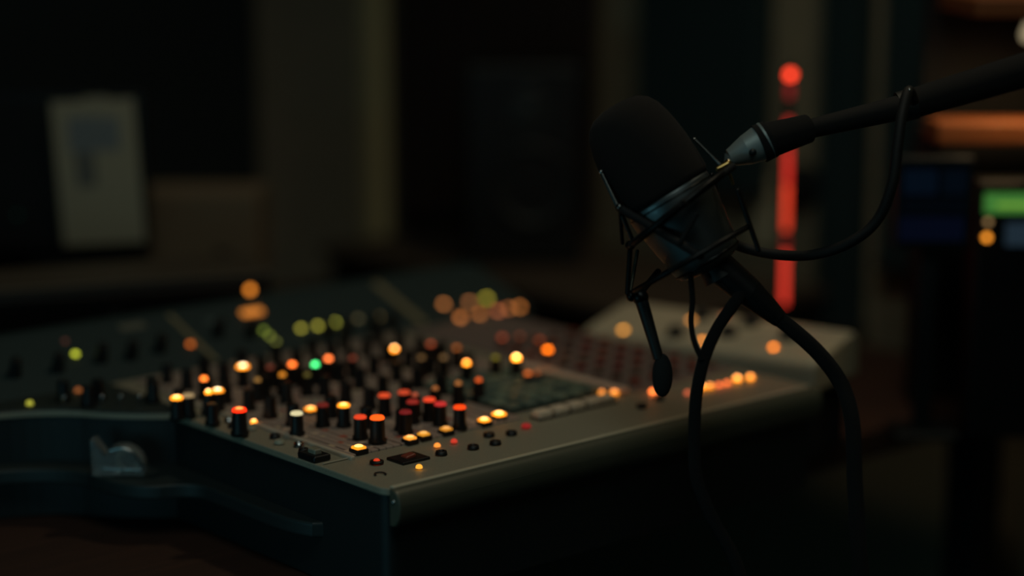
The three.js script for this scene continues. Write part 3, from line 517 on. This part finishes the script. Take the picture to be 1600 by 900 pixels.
{
  const s = thing('shock_mount', 'black wire cradle shock mount holding the tilted microphone', 'shock mount', micO); s.quaternion.copy(micQ);
  const wire = M(0x141718, 0.4, 0.6), cord = M(0x060708, 0.8), steel = M(0x6d706e, 0.3, 1);
  const ring = (r, y, tr, tilt) => { const g = new THREE.TorusGeometry(r * k, tr * k, 10, 72); g.rotateX(Math.PI / 2 - tilt[0]); g.rotateZ(tilt[1]); g.translate(tilt[2] * k, y * k, 0); return g; };
  obj('upper_ring', ring(98, 16, 4.6, [0.03, 0.12, 4]), wire, s);
  obj('lower_ring', ring(104, -62, 4.4, [0.03, -0.03, -22]), wire, s);
  // prongs beside the foam
  const pr = (a, b2, r0, r1) => obj('prong', capsule(a, b2, r0, r1), steel, s);
  pr(ml(938, 270, 26), ml(964, 325, 34), 3.2 * k, 4.6 * k);
  pr(ml(1083, 219, 22), ml(1126, 263, 30), 2.2 * k, 2.6 * k);
  pr(ml(964, 324, 34), ml(985, 372, 20), 4.4 * k, 4 * k);
  obj('tip', ball(ml(938, 270, 26), 4 * k), chrome, s); obj('tip', ball(ml(1083, 219, 22), 2.8 * k), chrome, s);
  // struts between the rings
  const st = (a, b2, r, m2 = wire) => obj('strut', capsule(a, b2, r), m2, s);
  st(ml(984, 388, 10), ml(980, 458, 6), 4 * k); st(ml(998, 392, -30), ml(986, 456, -20), 3 * k, M(0x7a7464, 0.4, 0.8));
  st(ml(1148, 300, 40), ml(1180, 392, 40), 4 * k); st(ml(1118, 270, -60), ml(1150, 380, -70), 4 * k);
  st(ml(966, 322, 40), ml(972, 380, 8), 3 * k);
  // elastic cords crossing over the body
  const el = (a, b2, r = 5) => obj('elastic_cord', capsule(a, b2, r * k), cord, s);
  el(ml(966, 326, 36), ml(1086, 401, 88), 6.5); el(ml(986, 382, 30), ml(1060, 322, 98), 6); el(ml(1060, 322, 98), ml(1140, 263, 40), 6);
  el(ml(1056, 380, 84), ml(1080, 338, 92), 4);
  el(ml(1032, 424, -50), ml(994, 466, 4), 5); el(ml(1105, 430, 20), ml(1150, 462, 10), 3);
  obj('corner_joint', ball(ml(986, 463, 8), 8 * k), wire, s); obj('corner_joint', ball(ml(984, 384, 10), 8 * k), wire, s);
  obj('corner_joint', ball(ml(966, 325, 38), 6 * k), steel, s);
  // brass pivot fitting towards the arm
  const brass = M(0xb89a5e, 0.28, 1);
  obj('pivot_bolt', capsule(ml(1118, 266, 34), ml(1134, 258, 30), 4 * k, 6 * k), brass, s); obj('pivot_nut', ball(ml(1135, 256, 28), 6 * k), M(0xc8c2ac, 0.25, 1), s);
  obj('pivot_hook', tube([ml(1128, 262, 30), ml(1138, 276, 26), ml(1143, 290, 22)], 2.4 * k, 12, 8), brass, s);
  // hanging lever with its oval paddle
  const lv = obj('lever', rod(ml(1002, 470, 10), ml(1028, 560, 14), 10.5 * k, 8 * k, 16), blackPlastic, s);
  const pad = new THREE.SphereGeometry(1, 28, 20); pad.scale(16 * k, 34 * k, 13 * k); pad.rotateZ(-0.5468); const pc = ml(1034, 586, 14); pad.translate(pc.x, pc.y, pc.z);
  obj('lever_paddle', pad, blackMatte, lv);
  obj('lever_boss', ball(ml(1000, 464, 10), 13 * k), wire, s);
}
// boom arm and its floor stand
{
  const P = (px, py, d) => at(px, py, d).sub(micO);
  const b = thing('boom_arm', 'black microphone boom arm reaching in from the upper right', 'boom arm', micO);
  const d0 = 1.655, d1 = 1.67, d2 = 1.70, d3 = 1.76;
  obj('knuckle', mergeGeometries([rod(P(1140, 247, d0), P(1166, 235, d0), 14 * k, 24 * k, 28), rod(P(1166, 235, d0), P(1198, 219, d0), 24 * k, 31 * k, 28), rod(P(1136, 255, d0), P(1142, 246, d0), 6 * k, 12 * k)]), M(0xa4b4b4, 0.45, 0.6), b);
  obj('knuckle_screw', ball(P(1176, 238, d0 - 0.0125), 6 * k), blackPlastic, b);
  obj('sleeve', mergeGeometries([rod(P(1194, 221, d0), P(1262, 201, d1), 29 * k, 23 * k, 28), rod(P(1186, 225, d0), P(1204, 217, d0), 31 * k, 30 * k, 28)]), M(0x040505, 0.95), b);
  obj('sleeve_screw', ball(P(1259, 188, d1 - 0.004), 4 * k), chrome, b);
  obj('thin_tube', rod(P(1258, 203, d1), P(1424, 164, d2), 15 * k, 21 * k, 24), M(0x030405, 0.85), b);
  obj('thick_tube', rod(P(1412, 166, d2), P(1760, 62, d3 + 0.04), 24 * k, 34 * k, 28), M(0x030405, 0.9), b);
  obj('collar', rod(P(1404, 168, d2), P(1430, 161, d2), 25 * k, 26 * k, 24), blackPlastic, b);
  const e = at(1760, 62, d3 + 0.04);
  obj('pole', rod(e.clone().sub(micO).add(V(0, 0.05, 0)), V(e.x - micO.x, FLOOR + 0.02 - micO.y, e.z - micO.z), 0.011, 0.013, 20), M(0x080b0c, 0.45, 0.3), b);
  obj('pole_base', lathe([[0, 0], [0.13, 0], [0.13, 0.012], [0.03, 0.03], [0, 0.032]], 32), M(0x080b0c, 0.5), b, [e.x - micO.x, FLOOR - micO.y, e.z - micO.z]);
  obj('pole_knob', ball(V(e.x - micO.x, e.y - micO.y, e.z - micO.z), 0.024), blackPlastic, b);
}
// cables
const rubber = M(0x030505, 1);
{
  const c1 = thing('microphone_cable', 'black cable looping down from the boom arm to behind the microphone', 'cable');
  obj('lead', tube([at(1428, 158, 1.67), at(1420, 142, 1.655), at(1410, 176, 1.645), at(1403, 225, 1.64), at(1394, 290, 1.64), at(1370, 345, 1.65), at(1326, 380, 1.66), at(1270, 398, 1.68), at(1215, 398, 1.70), at(1165, 388, 1.71), at(1125, 372, 1.70)], 8.5 * k, 120, 12), M(0x050707, 0.7), c1);
  obj('tie', ball(at(1421, 141, 1.65), 3.5 * k), chrome, c1);
  const c2 = thing('xlr_cable', 'thick black cable with a plug leaving the tail of the microphone to the lower right', 'cable');
  obj('plug', mergeGeometries([rod(at(1112, 408, MD), at(1172, 458, MD), 27 * k, 23 * k, 24), rod(at(1172, 458, MD), at(1215, 496, MD), 23 * k, 14 * k, 24), ball(at(1215, 496, MD), 14 * k)]), M(0x090c0d, 0.45), c2);
  obj('lead', tube([at(1205, 488, MD), at(1240, 516, MD), at(1280, 553, MD), at(1312, 596, MD), at(1330, 650, 1.64), at(1336, 760, 1.63), at(1345, 900, 1.62), at(1380, 1300, 1.62)], 12.5 * k, 120, 12), rubber, c2);
  const c3 = thing('hanging_cable', 'black cable hanging down in front of the mixer edge below the microphone', 'cable');
  obj('lead', tube([at(1166, 450, 1.645), at(1150, 470, 1.64), at(1120, 515, 1.635), at(1099, 565, 1.63), at(1088, 620, 1.63), at(1085, 680, 1.63), at(1088, 745, 1.63), at(1108, 800, 1.63), at(1150, 880, 1.63), at(1180, 1000, 1.63), at(1190, 1300, 1.63)], 10 * k, 140, 12), rubber, c3);
  const c4 = thing('thin_cord', 'thin black cord from the shock mount meeting the hanging cable', 'cord');
  obj('lead', tube([at(1079, 432, 1.63), at(1082, 470, 1.628), at(1080, 505, 1.626), at(1085, 535, 1.624), at(1097, 562, 1.625)], 4.5 * k, 48, 8), rubber, c4);
}
// ---------- shadows ----------
scene.traverse(o => { if (o.isMesh) { o.castShadow = true; o.receiveShadow = true; } if (o.isPointLight || o.isSpotLight) o.castShadow = true; });
renderer.render(scene, camera);
